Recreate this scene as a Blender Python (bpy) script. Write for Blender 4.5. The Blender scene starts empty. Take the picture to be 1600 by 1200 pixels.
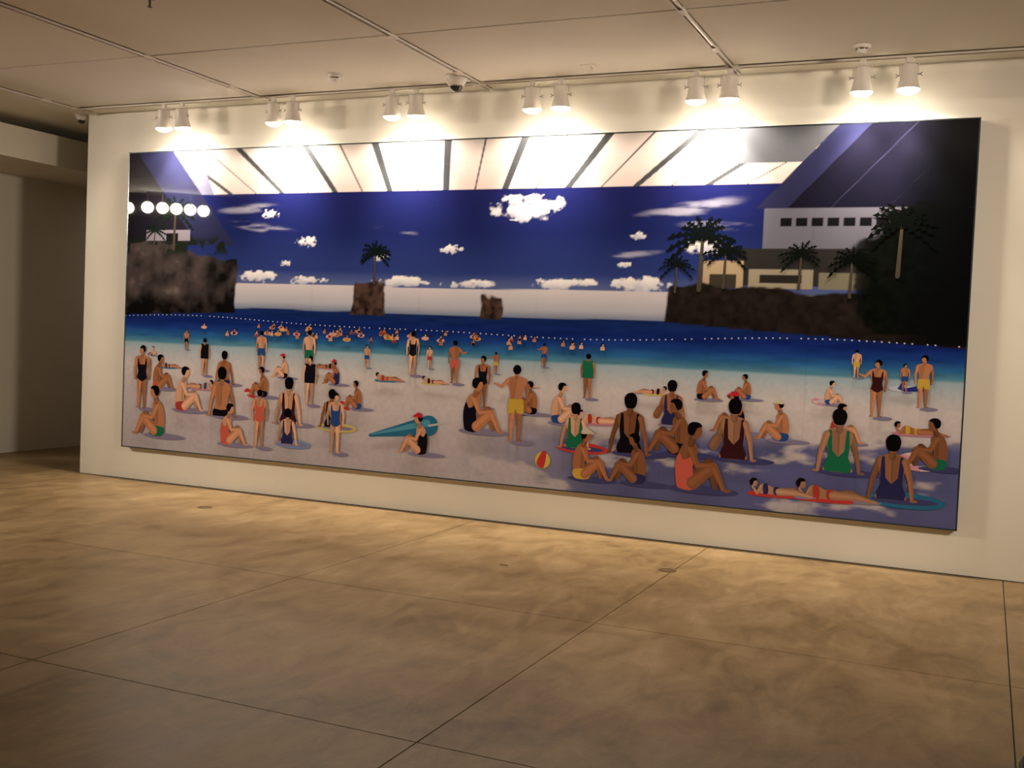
import bpy, bmesh, math, random
import numpy as np
from mathutils import Vector, Matrix
S = bpy.context.scene
C = S.collection
PI = math.pi

# ------------------------------------------------------------------ camera
cam = bpy.data.cameras.new('camera'); co = bpy.data.objects.new('camera', cam); C.objects.link(co)
right = Vector((0.91391219, 0.40374845, 0.04185339)); up = Vector((-0.05462845, 0.02016909, 0.99830303)); fwd = Vector((-0.40221915, 0.91464769, -0.04048893))
m = Matrix((right, up, -fwd)).transposed().to_4x4(); m.translation = Vector((7.4573, -7.924, 1.474))
co.matrix_world = m
cam.sensor_width = 36; cam.lens = 36 * 1684.1 / 1600; cam.clip_start = .05; cam.clip_end = 100
S.camera = co
# ------------------------------------------------------------------ world, exposure
w = bpy.data.worlds.new('world'); S.world = w; w.use_nodes = True
w.node_tree.nodes['Background'].inputs[0].default_value = (1, .8, .6, 1)
w.node_tree.nodes['Background'].inputs[1].default_value = 0.0
S.view_settings.view_transform = 'Standard'; S.view_settings.look = 'None'
S.view_settings.exposure = 0.70; S.view_settings.gamma = 1; S.view_settings.use_curve_mapping = False
S.cycles.max_bounces = 10; S.cycles.diffuse_bounces = 6

def light(kind, loc, target, power, col=(1, .83, .63), **k):
    l = bpy.data.lights.new('fill_wash_light', kind); l.energy = power; l.color = col
    for a, b in k.items(): setattr(l, a, b)
    o = bpy.data.objects.new('fill_wash_light', l); C.objects.link(o); o.location = loc
    o.rotation_euler = (Vector(target) - Vector(loc)).to_track_quat('-Z', 'Y').to_euler()
    return o
BEAM_W = 80; SPILL_W = 26; ROW_W = 105
# area lights are unseen fills added for ambience; the spot is a gallery lamp
light('AREA', (8.6, -3.0, 3.42), (8.6, -3.0, 0), 5, shape='DISK', size=.5)
light('AREA', (-1.9, 3.2, 3.0), (-1.9, 3.2, 0), 5, shape='DISK', size=.5)
light('AREA', (-4.4, -1.6, 3.40), (-4.4, -1.6, 0), 22, shape='DISK', size=.6)

light('SPOT', (10.5, -5.0, 3.35), (4.0, 0, 1.25), 700, spot_size=math.radians(66), spot_blend=.7, shadow_soft_size=.4)
# ------------------------------------------------------------------ materials
def mat(name, col, rough=.6, metal=0, noise=None, emit=None, bump=0, coat=0):
    M = bpy.data.materials.new(name); M.use_nodes = True; nt = M.node_tree; b = nt.nodes['Principled BSDF']
    b.inputs['Base Color'].default_value = (*col, 1); b.inputs['Roughness'].default_value = rough; b.inputs['Metallic'].default_value = metal
    if coat: b.inputs['Coat Weight'].default_value = coat; b.inputs['Coat Roughness'].default_value = .02
    if emit:
        b.inputs['Emission Color'].default_value = (*emit[0], 1); b.inputs['Emission Strength'].default_value = emit[1]
    if noise:
        sc, amt = noise
        tc = nt.nodes.new('ShaderNodeTexCoord'); n = nt.nodes.new('ShaderNodeTexNoise'); n.inputs['Scale'].default_value = sc; n.inputs['Detail'].default_value = 5
        nt.links.new(tc.outputs['Object'], n.inputs['Vector'])
        r = nt.nodes.new('ShaderNodeValToRGB'); r.color_ramp.elements[0].position = .3; r.color_ramp.elements[1].position = .7
        r.color_ramp.elements[0].color = (*[c * (1 - amt) for c in col], 1); r.color_ramp.elements[1].color = (*[min(1, c * (1 + amt)) for c in col], 1)
        nt.links.new(n.outputs['Fac'], r.inputs[0]); nt.links.new(r.outputs[0], b.inputs['Base Color'])
        if bump:
            bp = nt.nodes.new('ShaderNodeBump'); bp.inputs['Strength'].default_value = bump; bp.inputs['Distance'].default_value = .01
            nt.links.new(n.outputs['Fac'], bp.inputs['Height']); nt.links.new(bp.outputs[0], b.inputs['Normal'])
    return M
WALL = mat('wall_paint', (.80, .765, .70), .75, noise=(1.3, .015))
WALLD = mat('bounce_cut_wall', (.20, .175, .15), .75, noise=(1.3, .02))  # for unseen walls, darkened so less light bounces onto the floor
CEIL = mat('ceiling_paint', (.82, .80, .71), .85, noise=(1.1, .02))
WHITE = mat('white_enamel', (.68, .64, .60), .4, noise=(30, .02))
TRACK = mat('track_enamel', (.62, .57, .51), .5, noise=(20, .02))
DARK = mat('dark_gap', (.03, .028, .025), .7, noise=(8, .2))
STEEL = mat('steel', (.42, .40, .38), .35, metal=.8, noise=(40, .05))
BRASS = mat('dull_brass', (.12, .065, .025), .4, metal=.5, noise=(30, .1))
SMOKE = mat('smoked_dome', (.035, .033, .033), .08, noise=(9, .1))
EDGE = mat('dark_anodised_edge', (.055, .07, .085), .22, metal=.6, noise=(25, .05))
BACK = mat('backing_board', (.45, .42, .38), .7, noise=(9, .05))
LAMP = mat('lit_lamp_glass', (1, 1, 1), .3, emit=((1, .86, .66), 22.0))
LAMP2 = mat('lit_lamp_glass_far', (1, 1, 1), .3, emit=((1, .90, .74), 60.0))
POUF = mat('maroon_leather', (.035, .008, .006), .45, noise=(30, .2), bump=.2)
SEAM = mat('stitched_seam', (.015, .005, .004), .6, noise=(30, .1))

def concrete():
    M = bpy.data.materials.new('polished_concrete'); M.use_nodes = True; nt = M.node_tree; b = nt.nodes['Principled BSDF']; L = nt.links.new
    tc = nt.nodes.new('ShaderNodeTexCoord')
    def nz(scale, sx, sy, det, dist=0):
        mp = nt.nodes.new('ShaderNodeMapping'); mp.inputs['Scale'].default_value = (sx, sy, 1); mp.inputs['Rotation'].default_value = (0, 0, .35)
        n = nt.nodes.new('ShaderNodeTexNoise'); n.inputs['Scale'].default_value = scale; n.inputs['Detail'].default_value = det; n.inputs['Roughness'].default_value = .68; n.inputs['Distortion'].default_value = dist
        L(tc.outputs['Object'], mp.inputs['Vector']); L(mp.outputs[0], n.inputs['Vector']); return n
    n1 = nz(1.3, 1, 1, 10, .5); n2 = nz(5.5, 1, .4, 10, 1.0); n3 = nz(60, 1, 1, 3)
    def math_(op, a, b_, v=None):
        q = nt.nodes.new('ShaderNodeMath'); q.operation = op
        L(a, q.inputs[0])
        if b_ is None: q.inputs[1].default_value = v
        else: L(b_, q.inputs[1])
        return q.outputs[0]
    s = math_('ADD', math_('MULTIPLY', n1.outputs['Fac'], None, .5), math_('MULTIPLY', n2.outputs['Fac'], None, .42))
    s = math_('ADD', s, math_('MULTIPLY', n3.outputs['Fac'], None, .08))
    r = nt.nodes.new('ShaderNodeValToRGB'); e = r.color_ramp.elements
    e[0].position = .38; e[0].color = (.115, .072, .032, 1); e[1].position = .62; e[1].color = (.28, .20, .112, 1)
    x = e.new(.5); x.color = (.20, .135, .068, 1)
    L(s, r.inputs[0]); L(r.outputs[0], b.inputs['Base Color'])
    b.inputs['Specular IOR Level'].default_value = .14
    rr = nt.nodes.new('ShaderNodeMapRange'); rr.inputs[1].default_value = .35; rr.inputs[2].default_value = .65; rr.inputs[3].default_value = .34; rr.inputs[4].default_value = .5
    L(s, rr.inputs[0]); L(rr.outputs[0], b.inputs['Roughness'])
    bp = nt.nodes.new('ShaderNodeBump'); bp.inputs['Strength'].default_value = .06; bp.inputs['Distance'].default_value = .01
    L(n2.outputs['Fac'], bp.inputs['Height']); L(bp.outputs[0], b.inputs['Normal'])
    return M
CONC = concrete()

# ------------------------------------------------------------------ helpers
def obj(name, bm, m_, parent=None, smooth=False, loc=None):
    me = bpy.data.meshes.new(name); bmesh.ops.recalc_face_normals(bm, faces=bm.faces); bm.to_mesh(me); bm.free()
    if smooth:
        for p in me.polygons: p.use_smooth = True
        try: me.set_sharp_from_angle(angle=.7)
        except Exception: pass
    me.materials.append(m_)
    o = bpy.data.objects.new(name, me); C.objects.link(o)
    if parent: o.parent = parent
    if loc: o.location = loc
    return o
def box(bm, x0, x1, y0, y1, z0, z1, bev=0):
    r = bmesh.ops.create_cube(bm, size=1)
    for v in r['verts']:
        v.co = Vector((x0 + (v.co.x + .5) * (x1 - x0), y0 + (v.co.y + .5) * (y1 - y0), z0 + (v.co.z + .5) * (z1 - z0)))
    if bev:
        es = list({e for v in r['verts'] for e in v.link_edges})
        bmesh.ops.bevel(bm, geom=es, offset=bev, segments=2, affect='EDGES', profile=.5)
    return bm
def B(*a, **k): return box(bmesh.new(), *a, **k)
def lathe(prof, n=32, bm=None, mtx=None):
    bm = bm or bmesh.new(); rings = []
    for r, z in prof:
        if r < 1e-6: ring = [bm.verts.new((0, 0, z))]
        else: ring = [bm.verts.new((r * math.cos(2 * PI * i / n), r * math.sin(2 * PI * i / n), z)) for i in range(n)]
        rings.append(ring)
    for a, b in zip(rings, rings[1:]):
        for i in range(n):
            j = (i + 1) % n
            if len(a) == 1 and len(b) == 1: continue
            if len(a) == 1: bm.faces.new((a[0], b[i], b[j]))
            elif len(b) == 1: bm.faces.new((a[i], a[j], b[0]))
            else: bm.faces.new((a[i], a[j], b[j], b[i]))
    if mtx:
        vs = [v for r in rings for v in r]; bmesh.ops.transform(bm, matrix=mtx, verts=vs)
    return bm
def tube(pts, r, bm=None, n=8):
    bm = bm or bmesh.new(); prev = None
    pts = [Vector(p) for p in pts]
    for i, p in enumerate(pts):
        d = (pts[min(i + 1, len(pts) - 1)] - pts[max(i - 1, 0)]).normalized()
        a = d.orthogonal().normalized() if prev is None else (prev[1] - d * prev[1].dot(d)).normalized()
        b = d.cross(a); ring = [bm.verts.new(p + (a * math.cos(2 * PI * k / n) + b * math.sin(2 * PI * k / n)) * r) for k in range(n)]
        if prev:
            for k in range(n): bm.faces.new((prev[0][k], prev[0][(k + 1) % n], ring[(k + 1) % n], ring[k]))
        else: bm.faces.new(ring)
        prev = (ring, a)
    bm.faces.new(prev[0]); return bm
def tag(o, label, cat, group=None):
    o['label'] = label; o['category'] = cat
    if group: o['group'] = group
    return o
def thing(name, label, cat, loc=(0, 0, 0), group=None):
    o = bpy.data.objects.new(name, None); C.objects.link(o); o.location = loc; o.empty_display_size = .1
    return tag(o, label, cat, group)
def struct(name, bm=None, m_=None, label=None):
    if bm is None:
        o = bpy.data.objects.new(name, None); C.objects.link(o)
    else: o = obj(name, bm, m_)
    o['kind'] = 'structure'
    if label: o['label'] = label; 
    return o

H = 3.4835
# ------------------------------------------------------------------ setting
FX = [-7, 3.732, 5.635, 7.631, 9.6, 12]
FY = [-14, -8.4, -6.45, -4.505, -2.563, 0]
fl = struct('floor', B(-7.2, 12.2, -14.2, 6.2, -.2, -.010), DARK, 'polished beige concrete floor with saw-cut joints')
g = .003
for i in range(5):
    for j in range(5):
        y1 = FY[j + 1] if j < 4 else (6 if i == 0 else 0)
        o = obj('concrete_slab', B(FX[i] + g, FX[i + 1] - g, FY[j] + g, y1 - (g if j < 4 else 0), -.012, 0), CONC, fl)
obj('concrete_slab', B(FX[1] + g, 12, .0, 6, -.012, 0), CONC, fl)

CX = [-7, -.505, 1.593, 3.695, 5.682, 7.75, 9.8, 12]
CY = [-14, -9.8, -7.75, -5.7, -3.65, -1.597, 6]
ce = struct('ceiling', B(-7.2, 12.2, -14.2, 6.2, H + .015, H + .2), DARK, 'off-white ceiling of flat panels divided by lighting tracks')
g = .009
for i in range(7):
    for j in range(6):
        obj('ceiling_panel', B(CX[i] + g, CX[i + 1] - g, CY[j] + g, CY[j + 1] - g, H, H + .016), CEIL, ce)
struct('wall_main', B(-.606, 12, 0, .35, 0, H), WALL, 'cream painted wall the huge picture hangs on')
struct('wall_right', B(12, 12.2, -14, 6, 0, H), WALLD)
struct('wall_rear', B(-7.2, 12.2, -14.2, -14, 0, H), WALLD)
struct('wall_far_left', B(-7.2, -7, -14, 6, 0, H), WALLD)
struct('wall_corridor_end', B(-7, 12, 6, 6.2, 0, H), WALL)
struct('wall_left', B(-2.7, -2.412, .25, 6, 0, H), WALL, 'shaded cream wall of the side passage at far left')
struct('trim_1', B(-2.412, -1.38, -.6, 6, 3.062, 3.372), WALL, 'boxed cream bulkhead beam across the side passage opening')
struct('trim_2', B(-.606, 12, -.003, 0, 0, .005), DARK, 'thin dark line where the main wall meets the floor')  # dark strip laid along the foot of the wall
# dark vent on the wall above the beam
vt = thing('air_vent', 'dark rectangular air vent in the gap above the beam at far left', 'vent', (-2.395, .52, 3.375))
obj('vent_frame', B(-.016, .0, .05, .6, .012, .098), STEEL, vt)
obj('vent_opening', B(0, .004, .10, .5, .018, .09), DARK, vt)
for k in range(5): obj('louvre', B(.004, .009, .11, .49, .022 + k * .014, .026 + k * .014), DARK, vt)

# ------------------------------------------------------------------ lighting tracks
def track(name, label, p0, p1, joints=()):
    t = thing(name, label, 'lighting track', ((p0[0] + p1[0]) / 2, (p0[1] + p1[1]) / 2, H), 'ceiling lighting tracks')
    dx, dy = (p1[0] - p0[0]) / 2, (p1[1] - p0[1]) / 2; wd = .017; hz = .020
    bm = bmesh.new()
    if dx > dy:
        box(bm, -dx, dx, -wd, -wd + .005, -hz, 0); box(bm, -dx, dx, wd - .005, wd, -hz, 0); box(bm, -dx, dx, -wd, wd, -.006, 0)
        gr = B(-dx, dx, -wd + .006, wd - .006, -.009, -.0061)
    else:
        box(bm, -wd, -wd + .005, -dy, dy, -hz, 0); box(bm, wd - .005, wd, -dy, dy, -hz, 0); box(bm, -wd, wd, -dy, dy, -.006, 0)
        gr = B(-wd + .006, wd - .006, -dy, dy, -.009, -.0061)
    obj('rail', bm, TRACK, t); obj('contact_groove', gr, STEEL, t)
    for s in (-1, 1):
        x, y = (s * dx, 0) if dx > dy else (0, s * dy)
        obj('end_cap', B(x - .019, x + .019, y - .019, y + .019, -.023, 0, bev=.003), TRACK, t)
    for q in joints:
        x, y = (q - t.location.x, 0) if dx > dy else (0, q - t.location.y)
        sx, sy = (.05, .020) if dx > dy else (.020, .05)
        obj('coupler', B(x - sx, x + sx, y - sy, y + sy, -.024, 0, bev=.003), TRACK, t)
    return t
TY = -.25
track('lighting_track', 'white lighting track running along the wall above the picture', (-.47, TY), (11.9, TY), (1.593, 3.695, 5.682))
for x, j, lb in ((-.505, (-.62, TY), 'leftmost ceiling track, ending at the outer corner of the main wall'),
                 (1.593, (-.62,-1.597), 'ceiling track ending between the first and second lamp pairs from the left'),
                 (3.695, (-.62,-1.597), 'ceiling track ending beside the large dome camera'),
                 (5.682, (-.75,-1.597), 'ceiling track ending above the fifth lamp pair from the left'),):
    track('lighting_track', lb, (x, -13.8), (x, -.05), j)

# ------------------------------------------------------------------ spotlights
SPX = [.545, .752, 1.747, 1.941, 2.915, 3.134, 4.152, 4.388, 5.432, 5.672, 6.576, 6.874]
TILT = [5, 8, 6, 3, 5, 8, 6, 3, 6, 4, 5, 0]
YAW = [8, -6, -5, 4, 0, 6, 8, -3, 4, 6, 0, -10]
def spotlight(name, label, loc, group):
    t = thing(name, label, 'spotlight', loc, group)
    return t
LAB = ['left lamp of the first pair from the left, above the picture', 'right lamp of the first pair from the left, above the picture',
       'left lamp of the second pair from the left', 'right lamp of the second pair from the left',
       'left lamp of the third pair, left of the large dome camera', 'right lamp of the third pair, just left of the dome camera',
       'left lamp of the fourth pair, right of the large dome camera', 'right lamp of the fourth pair, second right of the large dome camera',
       'left lamp of the fifth pair from the left', 'right lamp of the fifth pair, at the end of the ceiling track',
       'left lamp of the rightmost, wider-spaced pair, below a smoke detector', 'rightmost lamp of all above the picture']
from mathutils import Euler
for i, x in enumerate(SPX):
    t = spotlight('track_spotlight', 'white lit spotlight, ' + LAB[i], (x, TY, H - .02), 'white spotlights along the wall track')
    obj('track_adapter', B(-.020, .020, -.014, .014, -.034, .004, bev=.003), WHITE, t)
    zf = Euler((0, 0, math.radians(YAW[i]))).to_matrix(); R = zf @ Euler((math.radians(TILT[i]), 0, 0)).to_matrix()
    # body pivots on the yoke screws at z = -0.115
    Mt = Matrix.Translation((0, 0, -.115)) @ R.to_4x4() @ Matrix.Translation((0, 0, .115))
    prof = [(0, -.046), (.044, -.046), (.052, -.052), (.054, -.07), (.054, -.115), (.057, -.145), (.065, -.178), (.073, -.203), (.0745, -.212), (.070, -.212), (.062, -.185), (.045, -.15), (0, -.148)]
    obj('lamp_body', lathe(prof, 36, mtx=Mt), WHITE, t, True)
    obj('lamp_glass', lathe([(0, -.246), (.025, -.243), (.048, -.235), (.065, -.224), (.0735, -.2125), (.0695, -.207), (.066, -.195), (.04, -.18), (0, -.178)], 32, mtx=Mt), LAMP, t, True)
    bm = bmesh.new()
    ring = [(-.062, 0, -.118), (-.062, 0, -.044), (-.058, 0, -.036), (.058, 0, -.036), (.062, 0, -.044), (.062, 0, -.118)]
    tube([zf @ Vector(p) for p in ring], .003, bm)
    tube([(0, 0, -.030), (0, 0, -.040)], .006, bm)
    obj('yoke', bm, WHITE, t)
    for s in (-1, 1):
        bm = bmesh.new()
        tube([zf @ Vector((s * .050, 0, -.115)), zf @ Vector((s * .074, 0, -.115))], .004, bm)
        tube([zf @ Vector((s * .072, 0, -.115)), zf @ Vector((s * .086, 0, -.103))], .0036, bm)
        tube([zf @ Vector((s * .072, 0, -.115)), zf @ Vector((s * .086, 0, -.127))], .0036, bm)
        obj('wing_screw', bm, STEEL, t)
    for nm, en, sz, bl, tl in (('spot_beam', BEAM_W, 74, 1.0, 9), ('spot_spill', SPILL_W, 158, .45, 4)):
        l = bpy.data.lights.new(nm, 'SPOT'); l.energy = en; l.color = (1, .84, .64); l.spot_size = math.radians(sz); l.spot_blend = bl; l.shadow_soft_size = .05
        lo = bpy.data.objects.new(nm, l); C.objects.link(lo); lo.parent = t
        lo.location = Mt @ Vector((0, 0, -.262))
        lo.rotation_euler = (zf @ Euler((math.radians(tl), 0, 0)).to_matrix()).to_euler()

# the lit row of lamps further back in the gallery, seen mirrored in the picture's face
RL = [(-4.66, -4.97), (-4.26, -4.95), (-4.06, -5.05), (-3.90, -5.17), (-3.74, -5.29), (-3.62, -5.45)]
for i, (x, y) in enumerate(RL):
    t = thing('gallery_spotlight', 'lit lamp reflected at the picture left edge, %s' % ('leftmost, cut by the frame', 'second from the left', 'third from the left', 'third from the right', 'second from the right', 'rightmost')[i], 'spotlight', (x, y, H), 'lamps mirrored in the picture')
    d = (Vector((.5, .06 , 2.55)) - Vector((x, y, 3.25))).normalized(); R = (-d).to_track_quat('Z', 'Y').to_matrix().to_4x4()
    Mt = Matrix.Translation((0, 0, -.235)) @ R
    obj('lamp_body', lathe([(0, .16), (.06, .16), (.07, .15), (.078, .03), (.094, 0), (.089, 0), (.07, .03), (0, .03)], 28, mtx=Mt), WHITE, t, True)
    obj('lamp_glass', lathe([(0, -.008), (.05, -.005), (.082, .002), (.086, .01), (0, .012)], 28, mtx=Mt), LAMP2, t, True)
    l = bpy.data.lights.new('row_beam', 'SPOT'); l.energy = ROW_W; l.color = (1, .83, .63); l.spot_size = math.radians(62); l.spot_blend = .8; l.shadow_soft_size = .06
    lo = bpy.data.objects.new('row_beam', l); C.objects.link(lo); lo.parent = t; lo.location = (0, 0, -.24) ; lo.location += d * .03
    lo.rotation_euler = (-(Vector((4.2, 0, 1.15)) - Vector((x, y, 3.25))).normalized()).to_track_quat('Z', 'Y').to_euler()
    obj('stem', tube([(0, 0, .0), (0, 0, -.17)], .012), WHITE, t)

t = thing('emergency_light', 'tiny white light mirrored as a dash in the blue of the picture', 'ceiling light', (.22, -8.45, H))
obj('light_housing', B(-.09, .09, -.04, .04, -.035, 0, bev=.006), WHITE, t)
obj('light_strip', B(-.06, .06, -.044, -.0, -.042, -.035, bev=.002), LAMP, t)
# ------------------------------------------------------------------ ceiling fittings
def dome_camera(loc, s, label):
    t = thing('dome_camera', label, 'security camera', loc)
    obj('housing', lathe([(0, 0), (.084 * s, 0), (.086 * s, -.006 * s), (.085 * s, -.022 * s), (.070 * s, -.05 * s), (.060 * s, -.068 * s), (.052 * s, -.072 * s), (.052 * s, -.06 * s), (0, -.06 * s)], 40), WHITE, t, True)
    pr = [(.050 * s * math.cos(a), -.072 * s - .046 * s * math.sin(a)) for a in [k * PI / 2 / 8 for k in range(8)]] + [(0, -.118 * s)]
    obj('dome', lathe([(0, -.062 * s), (.050 * s, -.062 * s)] + pr, 32), SMOKE, t, True)
    obj('trim_ring', lathe([(.049 * s, -.070 * s), (.055 * s, -.070 * s), (.055 * s, -.078 * s), (.050 * s, -.078 * s), (.049 * s, -.070 * s)], 32), STEEL, t, True)
dome_camera((3.60, -.46, H), 1.02, 'white dome security camera with dark smoked bubble on the ceiling above the picture')
dome_camera((-.72, .02, H), .70, 'small grey dome camera on the ceiling beside the outer corner of the wall')
def detector(loc, label):
    t = thing('smoke_detector', label, 'smoke detector', loc)
    obj('base', lathe([(0, 0), (.055, 0), (.056, -.008), (.050, -.022), (0, -.022)], 32), WHITE, t, True)
    obj('sensor_cap', lathe([(0, -.030), (.034, -.030), (.034, -.046), (.028, -.056), (.012, -.060), (0, -.060)], 28), WHITE, t, True)
    for k in range(6):
        a = k * PI / 3; obj('fin', B(.030, .040, -.003, .003, -.031, -.020), WHITE, t).rotation_euler = (0, 0, a)
    obj('mesh_core', lathe([(0, -.0225), (.028, -.0225), (.028, -.0295), (0, -.0295)], 20), DARK, t)
detector((2.68, -.74, H), 'white smoke detector on the ceiling between the second and third lamp pairs')
detector((6.60, -.55, H), 'white smoke detector on the ceiling above the rightmost lamp pair')
t = thing('sprinkler_head', 'small dark sprinkler head cut by the top edge of the photo', 'sprinkler', (2.615, -2.70, H))
obj('escutcheon', lathe([(0, 0), (.035, 0), (.034, -.006), (.014, -.010), (0, -.010)], 24), STEEL, t, True)
obj('sprinkler_body', tube([(0, 0, -.008), (0, 0, -.05)], .007), BRASS, t)
obj('deflector', lathe([(0, -.05), (.014, -.05), (.014, -.053), (0, -.053)], 16), BRASS, t)
t = thing('ceiling_hook', 'small pale ceiling hook and plate right of the fourth lamp pair', 'hook', (4.70, -.52, H))
obj('plate', B(-.055, .055, -.030, .030, -.005, 0, bev=.002), CEIL, t)
obj('hook', tube([(.02, 0, -.004), (.02, 0, -.022), (.028, 0, -.03), (.036, 0, -.022)], .003), STEEL, t)

# ------------------------------------------------------------------ floor fittings
def outlet(loc, label):
    t = thing('floor_outlet', label, 'floor outlet', loc)
    obj('rim', lathe([(.046, 0), (.062, 0), (.060, .003), (.046, .004), (.044, 0)], 36), BRASS, t, True)
    obj('cover', lathe([(0, .0008), (.044, .0008), (.044, .002), (.020, .0025), (0, .0025)], 36), BRASS, t, True)
    obj('slot', B(-.022, .022, -.004, .004, .0025, .0032), STEEL, t)
outlet((1.657, -.88, .0), 'round brass floor outlet near the left half of the picture')
outlet((5.60, -1.03, .0), 'round dull brass floor outlet sitting on the floor joint at right')
bm = bmesh.new(); rnd = random.Random(4)
vs = [bm.verts.new((.035 * math.cos(a) * rnd.uniform(.7, 1.2), .016 * math.sin(a) * rnd.uniform(.6, 1.2), .0008)) for a in [k * PI / 6 for k in range(12)]]
r = bmesh.ops.extrude_face_region(bm, geom=[bm.faces.new(vs)]); bmesh.ops.translate(bm, verts=[v for v in r['geom'] if isinstance(v, bmesh.types.BMVert)], vec=(0, 0, .002))
tag(obj('floor_scrap', bm, BRASS, loc=(4.63, -1.506, 0)), 'tiny brown scrap lying on the concrete in front of the picture', 'scrap')

# dark maroon pouf whose edge enters the lower right corner
t = thing('round_pouf', 'dark maroon round padded seat just entering the lower right corner', 'pouf', (7.86, -4.56, 0))
pr = [(0, .02), (.20, .02), (.235, .04), (.25, .09), (.252, .22), (.25, .33), (.235, .385), (.20, .415), (.12, .43), (0, .435)]
obj('cushion', lathe(pr, 48), POUF, t, True)
obj('piping', lathe([(.250, .318), (.256, .318), (.259, .325), (.256, .332), (.250, .332)], 48), SEAM, t, True)
for k in range(4):
    a = k * PI / 2 + .6; obj('foot', lathe([(0, 0), (.018, 0), (.022, .022), (0, .022)], 14), SEAM, t, loc=(.17 * math.cos(a), .17 * math.sin(a), 0))

#ART_BEGIN
# ------------------------------------------------------------------ the picture: a generic beach panorama, face-mounted behind gloss
PW, PH, PZ, PD = 7.32, 2.752, .323, .080
pic = thing('framed_picture', 'huge glossy panoramic beach photograph with thin dark edge on the cream wall', 'picture', (0, 0, PZ))
bm = bmesh.new(); e = .009
box(bm, -e, 0, -PD - .003, -.012, -e, PH + e); box(bm, PW, PW + e, -PD - .003, -.012, -e, PH + e)
box(bm, -e, PW + e, -PD - .003, -.012, -e, 0); box(bm, -e, PW + e, -PD - .003, -.012, PH, PH + e)
obj('frame', bm, EDGE, pic)
obj('backing', B(.0, PW, -PD + .004, -.012, .0, PH), BACK, pic)
bm = bmesh.new()
for z in (.4, PH - .4): box(bm, .5, PW - .5, -.012, -.0005, z - .03, z + .03)
obj('hanging_rail', bm, STEEL, pic)

def sl(c):
    c = np.asarray(c, float) / 255.; return np.where(c <= .04045, c / 12.92, ((c + .055) / 1.055) ** 2.4)
NU, NV = 740, 278
U, V = np.meshgrid(np.linspace(0, PW, NU + 1), np.linspace(0, PH, NV + 1))
rs = np.random.RandomState(7)
def vnoise(f, seed, su=1., sv=1.):
    r = np.random.RandomState(seed); G = r.rand(256, 256); x = U * f * su + 3.1; y = V * f * sv + 5.3
    xi = np.floor(x).astype(int); yi = np.floor(y).astype(int); fx = x - xi; fy = y - yi
    fx = fx * fx * (3 - 2 * fx); fy = fy * fy * (3 - 2 * fy); a = G[yi % 256, xi % 256]; b = G[yi % 256, (xi + 1) % 256]; c = G[(yi + 1) % 256, xi % 256]; d = G[(yi + 1) % 256, (xi + 1) % 256]
    return (a * (1 - fx) + b * fx) * (1 - fy) + (c * (1 - fx) + d * fx) * fy
def fbm(f, seed, o=5, su=1., sv=1.):
    s = 0; t_ = 0
    for k in range(o): s = s + vnoise(f * 2 ** k, seed + k, su, sv) * .5 ** k; t_ += .5 ** k
    return s / t_
def ss(a, b, x): t_ = np.clip((x - a) / (b - a), 0, 1); return t_ * t_ * (3 - 2 * t_)
IMG = np.zeros(U.shape + (3,))
def mix(mask, col):
    global IMG
    col = sl(col) if not (isinstance(col, np.ndarray) and col.ndim == 3) else col
    IMG = IMG * (1 - mask[..., None]) + col * mask[..., None]
def shade(mask, f):
    global IMG
    IMG = IMG * (1 - mask[..., None] * (1 - np.asarray(f)))
def ramp(x, stops):
    xs = [s[0] for s in stops]; cs = np.array([sl(s[1]) for s in stops]); return np.stack([np.interp(x, xs, cs[:, k]) for k in range(3)], -1)
# sand, foam, water, haze bank, sky
wob = .012 * (fbm(1.2, 5, 3) - .5) * 2
vv = V + wob
IMG = ramp(vv, [(0, (184, 178, 188)), (.45, (204, 194, 200)), (.78, (216, 206, 208)), (.90, (190, 196, 204)), (.985, (158, 184, 200)), (1.0, (88, 142, 166)), (1.06, (46, 104, 160)), (1.13, (27, 62, 136)), (1.20, (19, 38, 110)), (1.335, (22, 42, 96)), (1.337, (120, 132, 160)), (1.40, (178, 178, 192)), (1.555, (204, 196, 202)), (1.557, (84, 98, 148)), (1.68, (42, 56, 118)), (2.0, (27, 36, 92)), (2.36, (27, 31, 90))])
IMG *= (1 + .16 * (fbm(38, 20, 2) - .5) * (V < .95))[..., None]
IMG *= (1 + .7 * (fbm(14, 30, 4, .35, 2.2) - .5) * (V > 1.0) * (V < 1.335))[..., None]
# soft leaf shade on the sand at lower right
leaf = fbm(3.2, 44, 5, .7, 1.9)
bank = ss(.62, .38, V - .05 * (U - 5)) * ss(3.3, 5.0, U)
mix(np.clip(ss(.44, .56, leaf + .30 * (bank - .5)) * bank * .95, 0, 1), (86, 92, 150))
# clouds
def cloud(cu, cv, ru, rv, seed, dens=1.):
    n = fbm(4.2 / max(ru, .10), seed, 6, 1, 1.3); d = ((U - cu) / ru) ** 2 + ((V - cv) / rv) ** 2
    mk = ss(.0, .28, (1 - d) * .8 + (n - .57) * 2.0) * (V > 1.556) * dens
    body = ramp(np.clip((V - cv) / rv * .5 + .5 + (n - .5) * .8, 0, 1), [(0, (150, 152, 180)), (.45, (214, 212, 220)), (1, (240, 236, 236))])
    mix(np.clip(mk, 0, 1), body)
def wisp(cu, cv, ru, rv, seed, sl_=0., a=.5):
    n = fbm(5, seed, 5, .6, 3.5); vv_ = V - sl_ * (U - cu); d = ((U - cu) / ru) ** 2 + ((vv_ - cv) / rv) ** 2
    mix(np.clip(ss(0, 1, (1 - d)) * ss(.47, .74, n) * a * (V > 1.556), 0, 1), (206, 206, 226))
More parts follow.
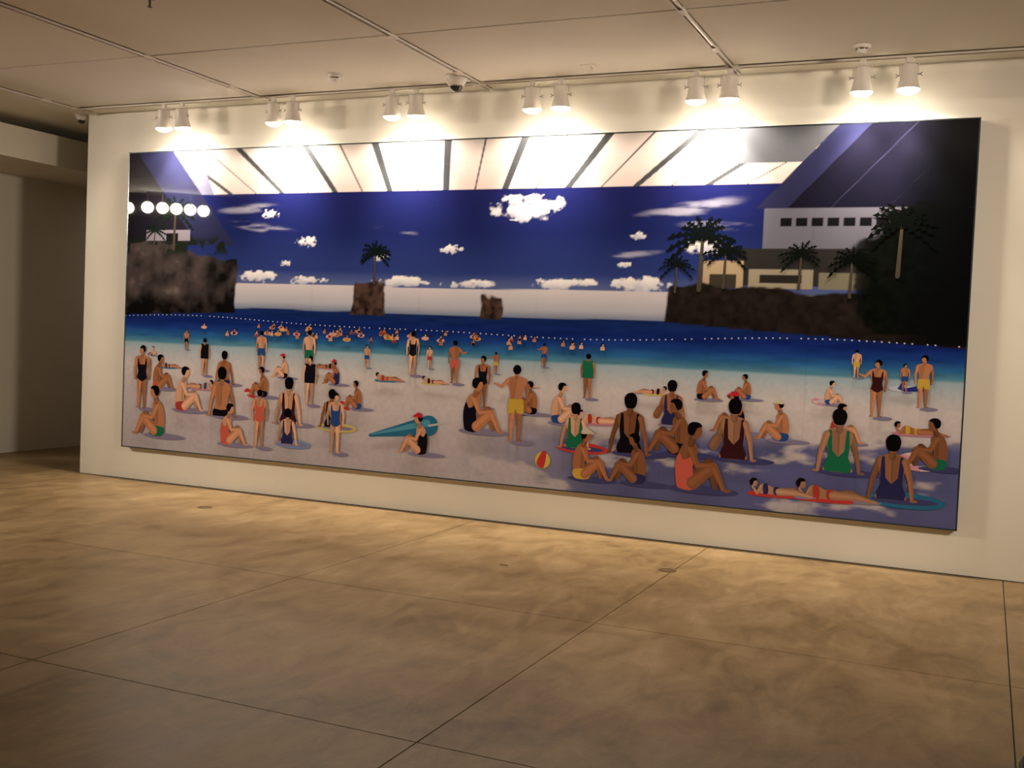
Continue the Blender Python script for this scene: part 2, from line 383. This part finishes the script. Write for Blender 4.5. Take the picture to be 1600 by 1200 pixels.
for c in [(4.05, 2.19, .34, .12, 101), (5.52, 1.90, .16, .065, 103), (1.62, 2.17, .10, .04, 105), (3.42, 1.87, .11, .035, 107), (2.02, 1.93, .12, .05, 109), (5.0, 1.98, .07, .03, 111), (2.75, 1.80, .07, .03, 113),
          (1.50, 1.62, .20, .055, 121), (1.98, 1.60, .22, .04, 123), (2.95, 1.60, .25, .045, 125), (3.62, 1.59, .25, .035, 127), (4.45, 1.60, .30, .05, 129), (5.05, 1.61, .26, .06, 131), (1.80, 1.74, .07, .03, 133), (4.9, 1.76, .06, .02, 135)]: cloud(*c)
for w_ in [(1.55, 2.05, .45, .05, 141, -.12), (3.0, 2.02, .35, .03, 143, -.1), (5.35, 2.17, .5, .07, 145, .16), (4.9, 1.83, .35, .03, 147, .1), (1.4, 2.22, .4, .05, 149, .05), (5.6, 2.05, .35, .04, 151, -.04)]: wisp(*w_)
# glazed roof: pale panes with grey ribs fanning outwards
roof = (V > 2.355)
mix(roof * 1., ramp(np.clip((V - 2.35) / .4, 0, 1), [(0, (222, 204, 202)), (1, (232, 222, 220))]))
cu0 = 3.35
fan = cu0 + (U - cu0) / (1 + .30 * (V - 2.355) / .4 * 1.0)
for k, rb in enumerate(np.arange(-12, 13)):
    c0 = cu0 + rb * .262 + .012 * rb * abs(rb) * .1; wd = .056 if k % 2 == 0 else .014
    mix(roof * ss(wd * .5 + .004, wd * .5 - .004, np.abs(fan - c0)), (70, 74, 80) if k % 2 == 0 else (84, 80, 82))
mix(roof * ss(.006, .0, np.abs(V - 2.56 - .00 * U)) * .25, (150, 140, 146))
mix(roof * ss(.30, -.02, U - .95 - .9 * (2.55 - V) * -0 - 0) * 1. * (U < 1.0 + (2.75 - V) * .5 - .2), (118, 118, 150))
mix(ss(.004, -.004, U - (.52 + (2.75 - V) * .85)) * (V > 1.9), (40, 42, 76))
mix(ss(.004, -.004, U - (.10 + (2.75 - V) * .85)) * (V > 1.9) * 1., (30, 28, 38))
# dark roof slope, block and wooded bank at right
s_ = 6.42 - (2.75 - V) * .95
mix((V > 2.17) * ss(-.004, .004, U - s_) * 1., (42, 44, 78))
mix((V > 2.17) * ss(-.004, .004, U - s_ - .22) * 1., (22, 22, 38))
mix((V > 2.17) * ss(.008, .0, np.abs(U - s_ - .52)), (48, 48, 74)); mix((V > 2.17) * ss(.006, .0, np.abs(U - s_ - .9)), (32, 32, 48))
mix(roof * ((U > 5.72) & (U < s_) & (V > 2.50)) * 1., (100, 104, 114))
mix(((U > 5.93) & (V > 1.88) & (V < 2.175)) * 1., (104, 104, 120))
for k in range(10):
    x0 = 6.05 + k * .108; mix(((U > x0) & (U < x0 + .082) & (V > 2.045) & (V < 2.105)) * 1., (20, 20, 26))
mix(((U > 5.75) & (V > 1.62) & (V < 1.885)) * 1., (46, 44, 44))
# low pale terrace walls (plain blocks)
for (a, b, c, d_, col) in [(5.5, 5.80, 1.60, 1.80, (172, 152, 124)), (5.84, 6.30, 1.6, 1.74, (150, 142, 124)), (6.34, 6.7, 1.6, 1.72, (120, 116, 100)), (5.55, 5.75, 1.60, 1.70, (60, 54, 48)), (5.92, 6.22, 1.64, 1.70, (40, 38, 36))]:
    mix(((U > a) & (U < b) & (V > c) & (V < d_)) * 1., col)
edge = fbm(4, 61, 4) - .5; fine = fbm(22, 63, 4)
bankm = ss(-.01, .01, U - 5.24 - .25 * (1.45 - V) * -.3 - edge * .04) * ss(1.62 , 1.60, V + edge * .10 + .05 * ss(5.6, 6.8, U)) * (V > 1.335 - .055 * np.clip(U - 5.2, 0, 3))
rockc = sl((34, 28, 26))[None, None] * (.35 + 1.3 * fine[..., None])
mix(bankm, rockc)
tree = ss(.44, .50, fbm(3.2, 71, 5) * .6 + .42 * ss(6.2, 7.1, U) + .2 * ss(.5, .0, np.abs(V - 1.8)) - .12) * (V < 2.14 + edge * .3) * (V > 1.30) * ss(6.1, 6.7, U)
mix(tree, sl((12, 15, 12))[None, None] * (.3 + 1.5 * fine[..., None]))
mix(ss(6.75, 7.15, U + .2 * edge) * (V > 1.235) * .93, (10, 12, 14))
# rock headland at left
edge2 = fbm(3.5, 81, 5) - .5
top = 1.92 - .06 * U - .10 * ss(.4, 1.1, U) + .14 * edge2
hm = ss(.012, -.012, U - 1.24 - .08 * (1.9 - V) - .10 * edge2) * ss(.01, -.01, V - top) * (V > 1.245 + .04 * U)
tex = fbm(7, 83, 5); ridg = 1 - np.abs(tex - .5) * 5
mix(hm, ramp(np.clip(.15 + .75 * (fbm(8, 85, 6) - .25) + .25 * ridg * ss(.35, 1, vnoise(3, 88)) - .3 * ss(1.5, 1.3, V) - .25 * ss(.85, 1.2, U), 0, 1), [(0, (16, 14, 14)), (.5, (74, 66, 66)), (1, (150, 134, 130))]))
shr = ss(.46, .52, fbm(9, 91, 4) + .0) * ss(1.78, 1.86, V) * ss(2.0, 1.93, V + .1 * edge2) * (U < 1.2)
mix(shr, (26, 34, 26))
mix(((U > .22) & (U < .74) & (V > 1.94) & (V < 2.03)) * 1., (136, 130, 146)); mix(((U > .46) & (U < .60) & (V > 1.94) & (V < 2.0)) * 1., (24, 24, 28))
# two sea stacks
for (cu, hw, tp, sd) in [(2.66, .15, 1.60, 93), (3.80, .09, 1.49, 95)]:
    e3 = (fbm(9, sd, 4) - .5)
    mk = ss(.01, -.01, np.abs(U - cu) - hw - .06 * (tp - V) - .06 * e3) * ss(.01, -.01, V - tp - .12 * e3) * (V > 1.315)
    mix(mk, ramp(np.clip(fine * 1.2 - .2, 0, 1), [(0, (20, 15, 16)), (1, (98, 74, 66))]))
for x_ in (1.04, 2.09, 3.14, 4.19, 5.24, 6.28): shade(ss(.008, .0, np.abs(U - x_)) * 1., .90)
IMG = np.clip(IMG, 0, 1)

# figures and small shapes: flat vector shapes of printed ink, painter's order
SH = []   # (points, colour)
def poly(pts, col): SH.append((pts, sl(col)))
def ell(cx, cy, rx, ry, col, a=0., n=20):
    ca, sa = math.cos(a), math.sin(a)
    poly([(cx + rx * math.cos(q) * ca - ry * math.sin(q) * sa, cy + rx * math.cos(q) * sa + ry * math.sin(q) * ca) for q in [2 * PI * k / n for k in range(n)]], col)
def limb(p0, p1, r0, r1, col):
    dx, dy = p1[0] - p0[0], p1[1] - p0[1]; a = math.atan2(dy, dx); P = []
    for k in range(7): q = a + PI / 2 + PI * k / 6; P.append((p0[0] + r0 * math.cos(q), p0[1] + r0 * math.sin(q)))
    for k in range(7): q = a - PI / 2 + PI * k / 6; P.append((p1[0] + r1 * math.cos(q), p1[1] + r1 * math.sin(q)))
    poly(P, col)
def smooth(pts, n=4):
    out = []; L = len(pts)
    for i in range(L):
        p0, p1, p2, p3 = pts[i - 1], pts[i], pts[(i + 1) % L], pts[(i + 2) % L]
        for k in range(n):
            t_ = k / n
            out.append(tuple(.5 * (2 * p1[c] + (p2[c] - p0[c]) * t_ + (2 * p0[c] - 5 * p1[c] + 4 * p2[c] - p3[c]) * t_ ** 2 + (3 * p1[c] - p0[c] - 3 * p2[c] + p3[c]) * t_ ** 3) for c in (0, 1)))
    return out
def dk(c, f): return tuple(x * f for x in c)
HAIR = (14, 12, 14)
class Fig:
    def __init__(s, u, v, h, flip=1): s.u, s.v, s.h, s.f = u, v, h, flip
    def T(s, p): return (s.u + s.f * p[0] * s.h, s.v + p[1] * s.h)
    def L(s, a, b, r0, r1, c):
        limb(s.T(a), s.T(b), r0 * s.h, r1 * s.h, c)
        o = .35 * min(r0, r1); limb(s.T((a[0] - o, a[1])), s.T((b[0] - o, b[1])), r0 * s.h * .45, r1 * s.h * .45, tuple(min(255, x * 1.12) for x in c))
    def P(s, pts, c, sm=True): q = [s.T(p) for p in pts]; poly(smooth(q) if sm else q, c)
    def E(s, p, rx, ry, c, a=0.): q = s.T(p); ell(q[0], q[1], rx * s.h, ry * s.h, c, a * s.f)
    def shadow(s, w_=.4, side=1): q = s.T((.12 * side * s.f, .0)); ell(q[0], q[1] - .005, w_ * s.h, .035 * s.h, (136, 128, 160) if s.u < 4.3 or s.v > .44 else (66, 68, 118))
def stand(u, v, h, flip, skin, suit, kind='trunks', hair=HAIR, back=True, arm=0):
    f = Fig(u, v, h, flip); f.shadow(.16)
    d = dk(skin, .8)
    f.L((-.045, .48), (-.05, .26), .052, .034, d); f.L((-.05, .26), (-.055, .04), .034, .019, d); f.E((-.065, .02), .035, .014, d)
    f.L((.045, .48), (.055, .26), .052, .034, skin); f.L((.055, .26), (.06, .04), .034, .019, skin); f.E((.075, .02), .035, .014, skin)
    f.L((-.125, .79), (-.155, .62), .026, .021, d); f.L((-.155, .62), (-.14, .47), .02, .014, d)
    f.P([(-.03, .85), (-.125, .82), (-.135, .76), (-.10, .66), (-.085, .58), (-.105, .49), (0, .45), (.105, .49), (.085, .58), (.10, .66), (.135, .76), (.125, .82), (.03, .85)], skin)
    f.P([(.0, .80), (.10, .80), (.08, .62), (.06, .52), (.02, .6)], dk(skin, .9))
    if kind == 'trunks': f.P([(-.10, .55), (.10, .55), (.115, .44), (.11, .36), (.02, .37), (0, .43), (-.02, .37), (-.11, .36), (-.115, .44)], suit, False)
    elif kind == 'one': f.P([(-.075, .80), (-.05, .70), (.05, .70), (.075, .80), (.09, .80), (.095, .68), (.08, .59), (.105, .49), (.05, .45), (0, .43), (-.05, .45), (-.105, .49), (-.08, .59), (-.095, .68), (-.09, .80)], suit, False)
    elif kind == 'vest': f.P([(-.13, .84), (.13, .84), (.13, .66), (.125, .45), (-.125, .45), (-.13, .66)], suit, False)
    if arm: f.L((.125, .79), (.21, .70), .026, .021, skin); f.L((.21, .70), (.30, .74), .02, .014, skin)
    else: f.L((.125, .79), (.155, .62), .026, .021, skin); f.L((.155, .62), (.145, .47), .02, .014, skin)
    f.L((0, .83), (0, .88), .026, .024, d); f.E((0, .925), .050, .066, skin)
    f.E((-.008 if not back else 0, .945 if not back else .932), .058, .062, hair)
    if not back: f.E((.015, .912), .040, .044, skin)
def sitback(u, v, h, flip, skin, suit, kind='one', hair=HAIR, prop=True):
    f = Fig(u, v, h, flip); f.shadow(.30)
    d = dk(skin, .78)
    if prop:
        f.L((-.115, .36), (-.17, .18), .032, .024, d); f.L((-.17, .18), (-.20, .0), .024, .016, d); f.E((-.22, -.003), .035, .013, d)
    else:
        f.L((-.11, .36), (-.16, .2), .032, .026, d); f.L((-.16, .2), (-.20, .12), .05, .05, d)
    f.P([(-.028, .43), (-.115, .395), (-.13, .34), (-.105, .22), (-.095, .14), (-.13, .05), (-.12, .0), (.12, .0), (.13, .05), (.095, .14), (.105, .22), (.13, .34), (.115, .395), (.028, .43)], skin)
    f.P([(.005, .38), (.09, .37), (.085, .2), (.02, .1)], dk(skin, .9)); f.P([(-.006, .36), (.006, .36), (.005, .12), (-.005, .12)], dk(skin, .8))
    if kind == 'one': f.P([(-.095, .40), (-.07, .40), (-.055, .20), (0, .14), (.055, .20), (.07, .40), (.095, .40), (.105, .26), (.095, .14), (.133, .05), (.12, -.004), (-.12, -.004), (-.133, .05), (-.095, .14), (-.105, .26)], suit, False)
    else: f.P([(-.115, .085), (0, .07), (.115, .085), (.135, .045), (.125, -.006), (-.125, -.006), (-.135, .045)], suit, False)
    f.L((.115, .36), (.165, .18), .032, .024, skin); f.L((.165, .18), (.19, .0), .024, .016, skin); f.E((.205, -.003), .035, .013, skin)
    f.L((0, .40), (0, .46), .034, .032, d); f.E((0, .515), .058, .076, skin); f.P([(-.062, .50), (-.066, .56), (-.03, .605), (.035, .605), (.068, .555), (.06, .49), (.035, .455), (-.035, .455)], hair)
def sitside(u, v, h, flip, skin, suit, hair=HAIR, kind='trunks', cap=None):
    f = Fig(u, v, h, flip); f.shadow(.3)
    d = dk(skin, .76)
    f.L((.0, .05), (.16, .23), .062, .042, d); f.L((.16, .23), (.22, .03), .04, .022, d)
    f.P([(-.08, .0), (-.11, .06), (-.125, .20), (-.09, .34), (-.02, .40), (.045, .37), (.055, .30), (.02, .18), (.03, .05), (.06, .0)], skin)
    f.P([(-.02, .36), (.04, .34), (.01, .2), (.015, .06), (-.03, .1)], dk(skin, .86))
    if kind == 'one': f.P([(-.10, .30), (-.06, .24), (.03, .28), (.02, .18), (.04, .0), (-.09, -.003), (-.12, .06), (-.13, .2)], suit)
    else: f.P([(-.115, .09), (.04, .11), (.10, .09), (.07, -.003), (-.09, -.004)], suit)
    f.L((.03, .05), (.20, .20), .055, .040, skin); f.L((.20, .20), (.29, .02), .038, .02, skin); f.E((.32, .008), .038, .014, skin)
    f.L((-.01, .35), (.06, .20), .032, .025, skin); f.L((.06, .20), (.19, .21), .024, .016, skin)
    f.L((.0, .38), (.02, .43), .030, .028, d); f.E((.035, .49), .055, .068, skin)
    f.P([(-.03, .47), (-.035, .53), (.0, .565), (.06, .562), (.088, .53), (.05, .518), (.03, .48), (.01, .45)], hair)
    if cap: f.P([(-.03, .51), (-.02, .56), (.03, .58), (.08, .55), (.125, .515), (.08, .512)], cap)
def lie(u, v, h, flip, skin, suit, hair=HAIR, towel=None):
    f = Fig(u, v, h, flip)
    f.P([(-.3, -.01), (0, -.03), (.55, -.02), (.6, .02), (-.2, .03)], (140, 132, 162))
    if towel: f.P([(-.42, .0), (-.30, -.045), (.25, -.04), (.32, .0), (.1, .03), (-.3, .035)], towel)
    d = dk(skin, .78)
    f.L((.05, .05), (.30, .10), .055, .04, d); f.L((.30, .10), (.52, .02), .036, .02, d)
    f.P([(-.24, .03), (-.20, .15), (-.12, .155), (0, .11), (.09, .12), (.12, .06), (.06, .0), (-.1, .0), (-.2, .0)], skin)
    f.P([(-.17, .15), (-.10, .15), (-.09, .01), (-.16, .0)], suit); f.P([(.0, .11), (.08, .12), (.12, .06), (.06, .0), (.0, .01)], suit)
    f.L((.08, .05), (.36, .05), .055, .038, skin); f.L((.36, .05), (.6, .01), .034, .018, skin)
    f.L((-.20, .12), (-.26, .0), .028, .022, skin); f.L((-.26, .0), (-.34, .10), .022, .016, skin)
    f.E((-.32, .17), .055, .066, skin, .4); f.P([(-.36, .12), (-.385, .18), (-.35, .235), (-.29, .235), (-.27, .20), (-.32, .19), (-.335, .14)], hair)
def ring(u, v, r, c1, c2, sq=.9):
    n = 24; ri = .45
    for k in range(n):
        a0, a1 = 2 * PI * k / n, 2 * PI * (k + 1) / n
        poly([(u + r * math.cos(a0), v + sq * r * math.sin(a0)), (u + r * math.cos(a1), v + sq * r * math.sin(a1)), (u + ri * r * math.cos(a1), v + sq * ri * r * math.sin(a1)), (u + ri * r * math.cos(a0), v + sq * ri * r * math.sin(a0))], c1 if (k // 3) % 2 else c2)
def palm(u, v, h, col=(16, 24, 20), n=11, sd=1, tr=(70, 64, 54)):
    r = random.Random(sd); limb((u, v), (u + .02 * h, v + h * .62), .028 * h, .018 * h, tr)
    c = (u + .02 * h, v + h * .63)
    for k in range(n):
        a = -.35 + (PI + .7) * k / (n - 1) + r.uniform(-.1, .1); L = h * r.uniform(.34, .46); prev = c
        for q in range(1, 6):
            t_ = q / 5; p = (c[0] + L * t_ * math.cos(a), c[1] + L * (t_ * math.sin(a) - .38 * t_ * t_))
            limb(prev, p, .012 * h, .010 * h, col)
            for s in (-1, 1):
                b_ = math.atan2(p[1] - prev[1], p[0] - prev[0]) + s * 1.05 - .25; l2 = h * .06 * (1.15 - t_ * .5)
                poly([(prev[0], prev[1] + .006 * h), (prev[0] + l2 * math.cos(b_), prev[1] + l2 * math.sin(b_)), (p[0], p[1])], col)
            prev = p
# buoy line
for k in range(150):
    uu = k * .0495; vv_ = 1.215 + .03 * math.sin(uu * 1.05 + .6) + (.03 if uu < 1.4 else 0) * 0 + .012 * math.sin(uu * 2.3)
    if rs.rand() > .06: ell(uu, vv_, .0065, .0055, (204, 204, 216), n=8)
palm(.55, 1.86, .55, (22, 34, 28), sd=3); palm(.32, 1.84, .30, (22, 34, 28), sd=5)
palm(2.70, 1.58, .40, (14, 22, 22), sd=7, n=13); palm(5.48, 1.58, .62, (14, 20, 20), sd=9, n=12); palm(5.66, 1.60, .40, (14, 20, 18), sd=11); palm(5.30, 1.56, .32, (14, 20, 20), sd=13); palm(6.20, 1.60, .38, (14, 20, 16), sd=15)
palm(6.86, 1.70, .56, (10, 14, 12), sd=17, n=13); palm(6.55, 1.55, .40, (9, 13, 11), sd=19)
# distant swimmers
SK = [(206, 150, 118), (190, 128, 92), (222, 170, 140), (168, 108, 74)]
R_ = random.Random(12)
for k in range(74):
    uu = R_.choice([R_.uniform(.9, 5.0), R_.uniform(1.5, 3.8), R_.uniform(1.6, 4.6)]); vv_ = R_.uniform(1.09, 1.19); s = .026 + (1.2 - vv_) * .11; sk = R_.choice(SK); ty = R_.random()
    if ty < .3: ring(uu, vv_ - s * .2, s * 1.1, (206, 140, 150), (224, 176, 176), .45)
    elif ty < .42: ring(uu, vv_ - s * .2, s * 1.1, (206, 150, 60), (214, 176, 90), .45)
    poly([(uu - s * .55, vv_ - s * .5), (uu - s * .45, vv_ + s * .2), (uu, vv_ + s * .5), (uu + s * .45, vv_ + s * .2), (uu + s * .5, vv_ - s * .5)], sk)
    if R_.random() < .35: poly([(uu - s * .45, vv_ - s * .5), (uu - s * .42, vv_ + s * .1), (uu + s * .42, vv_ + s * .1), (uu + s * .45, vv_ - s * .5)], R_.choice([(24, 24, 40), (150, 50, 50), (60, 60, 110)]))
    ell(uu, vv_ + s * .75, s * .32, s * .38, HAIR, n=10); ell(uu + s * .08, vv_ + s * .66, s * .2, s * .22, sk, n=8)
ell(6.95, .93, .11, .022, (196, 204, 222)); poly([(6.9, .93), (6.93, .975), (6.95, .935), (7.03, .955), (7.08, .92), (6.95, .91)], (40, 52, 130))
# middle distance and foreground bathers: a generic crowd, scattered far to near
SUITS = [(204, 96, 82), (22, 20, 34), (44, 44, 90), (40, 76, 140), (60, 26, 30), (176, 62, 54), (30, 110, 80), (24, 26, 30), (206, 170, 70), (20, 18, 24)]
TOW = [(120, 144, 196), (60, 130, 160), (196, 60, 60), (40, 110, 150), (206, 190, 110), (190, 130, 150)]
Q = random.Random(23); placed = [(2.9, .38, .16), (3.2, .40, .16), (4.3, .22, .07)]
def free(u, v, r):
    return all(abs(u - a) > (r + c) or abs(v - b_) > .5 * (r + c) + .03 for a, b_, c in placed)
for lo, hi, cnt, h0, h1 in ((.86, 1.0, 9, .17, .20), (.70, .84, 19, .34, .40), (.50, .68, 15, .48, .58), (.32, .46, 13, .66, .78), (.10, .26, 12, .86, 1.02)):
    k = 0; tries = 0
    while k < cnt and tries < 900:
        tries += 1; uu = Q.uniform(.15, 7.15); vv_ = Q.uniform(lo, hi); h = Q.uniform(h0, h1)
        if lo < .3 and Q.random() < .55: uu = Q.uniform(4.6, 7.1)
        if lo < .3: h *= Q.choice([.62, .7, .9])
        wd = h * .24
        if not free(uu, vv_, wd): continue
        placed.append((uu, vv_, wd)); k += 1
placed = placed[3:]; placed.sort(key=lambda a: -a[1])
# a plain teal parasol lying closed on the sand, and a ball
limb((2.72, .30), (3.28, .42), .012, .085, (44, 112, 150)); limb((2.74, .31), (3.26, .44), .004, .03, (84, 156, 186)); limb((3.28, .42), (3.44, .455), .009, .007, (200, 196, 190))
ell(4.30, .22, .065, .065, (214, 190, 90)); poly(smooth([(4.25, .19), (4.29, .28), (4.33, .285), (4.31, .16)]), (196, 60, 56))
kinds = ['stand', 'sit', 'sitb', 'lie', 'ring', 'sit', 'stand', 'sitb', 'sit', 'towel']
for n_, (uu, vv_, wd) in enumerate(placed):
    h = wd / .24; sk = Q.choice(SK); su = Q.choice(SUITS); kd = Q.choice(kinds); fl_ = Q.choice((-1, 1)); ki = Q.choice(['one', 'trunks'])
    if uu > 4.8 and vv_ < .42: sk = dk(sk, .82)
    if vv_ > .84: kd = Q.choice(['stand', 'stand', 'ring'])
    elif vv_ > .69: kd = Q.choice(['stand', 'stand', 'sit', 'ring', 'lie'])
    if kd == 'stand':
        hh = h if vv_ > .6 else h * .85
        stand(uu, vv_, hh, fl_, sk, su, Q.choice(['one', 'trunks', 'vest']) if vv_ < .8 else ki, back=Q.random() < .6, arm=Q.random() < .3)
    elif kd == 'sit': sitside(uu, vv_, h, fl_, sk, su, kind=ki, cap=Q.choice([None, None, (196, 44, 60), (210, 200, 180)]))
    elif kd == 'sitb': sitback(uu, vv_, h, fl_, sk, su, ki, prop=Q.random() < .7)
    elif kd == 'lie': lie(uu, vv_ + .01, h * .72, fl_, sk, su, towel=Q.choice(TOW))
    elif kd == 'ring':
        c1, c2 = Q.choice([((206, 140, 160), (84, 50, 90)), ((214, 150, 170), (222, 200, 200)), ((200, 50, 50), (224, 200, 196))]); ring(uu, vv_ + h * .05, h * .22, c1, c2, .4); sitside(uu + h * .12, vv_, h * .8, fl_, sk, su)
    else:
        poly(smooth([(uu - .3 * h, vv_), (uu - .2 * h, vv_ + .06 * h), (uu + .05 * h, vv_ + .08 * h), (uu + .28 * h, vv_ + .03 * h), (uu + .2 * h, vv_ - .03 * h), (uu - .1 * h, vv_ - .04 * h)]), Q.choice(TOW))
        sitback(uu - .1 * h, vv_ + .02 * h, h * .8, 1, sk, su, 'one')
# build the print mesh: fine grid of inks + shapes
nv = (NU + 1) * (NV + 1)
P0 = np.stack([U.ravel(), np.full(nv, -PD), V.ravel()], 1); C0 = np.concatenate([IMG.reshape(-1, 3), np.ones((nv, 1))], 1)
ii = np.arange(NV)[:, None] * (NU + 1) + np.arange(NU)[None]; ii = ii.ravel()
Fg = np.stack([ii, ii + 1, ii + NU + 2, ii + NU + 1], 1)
vp = [P0]; vc = [C0]; loops = [Fg.ravel()]; tot = [np.full(len(Fg), 4)]; base = nv
for k, (pts, col) in enumerate(SH):
    q = np.array([(min(max(a, 0), PW), -PD - .0002 - 2.5e-6 * k, min(max(b, 0), PH)) for a, b in pts])
    ar = .5 * np.sum(q[:, 0] * np.roll(q[:, 2], -1) - np.roll(q[:, 0], -1) * q[:, 2])
    if abs(ar) < 1e-9: continue
    idx = np.arange(len(q)) + base; loops.append(idx if ar > 0 else idx[::-1]); tot.append(np.array([len(q)]))
    vp.append(q); vc.append(np.tile(np.append(col, 1), (len(q), 1))); base += len(q)
vp = np.concatenate(vp); vc = np.concatenate(vc); loops = np.concatenate(loops); tot = np.concatenate(tot)
me = bpy.data.meshes.new('print'); me.vertices.add(len(vp)); me.vertices.foreach_set('co', vp.astype(np.float32).ravel())
me.loops.add(len(loops)); me.loops.foreach_set('vertex_index', loops.astype(np.int32)); me.polygons.add(len(tot))
me.polygons.foreach_set('loop_start', np.concatenate([[0], np.cumsum(tot)[:-1]]).astype(np.int32)); me.polygons.foreach_set('loop_total', tot.astype(np.int32))
at = me.color_attributes.new('ink', 'FLOAT_COLOR', 'POINT'); at.data.foreach_set('color', vc.astype(np.float32).ravel())
me.update(calc_edges=True); me.validate()
INK = bpy.data.materials.new('glossy_photo_print'); INK.use_nodes = True; nt = INK.node_tree; b = nt.nodes['Principled BSDF']
a = nt.nodes.new('ShaderNodeAttribute'); a.attribute_name = 'ink'
gm = nt.nodes.new('ShaderNodeMix'); gm.data_type = 'RGBA'; gm.blend_type = 'MULTIPLY'; gm.inputs[0].default_value = 1; gm.inputs[7].default_value = (.78, .78, .80, 1)
nt.links.new(a.outputs['Color'], gm.inputs[6]); nt.links.new(gm.outputs[2], b.inputs['Base Color'])
b.inputs['Roughness'].default_value = .8; b.inputs['Specular IOR Level'].default_value = 0; b.inputs['Coat Weight'].default_value = 1; b.inputs['Coat Roughness'].default_value = .015
me.materials.append(INK)
po = bpy.data.objects.new('print', me); C.objects.link(po); po.parent = pic
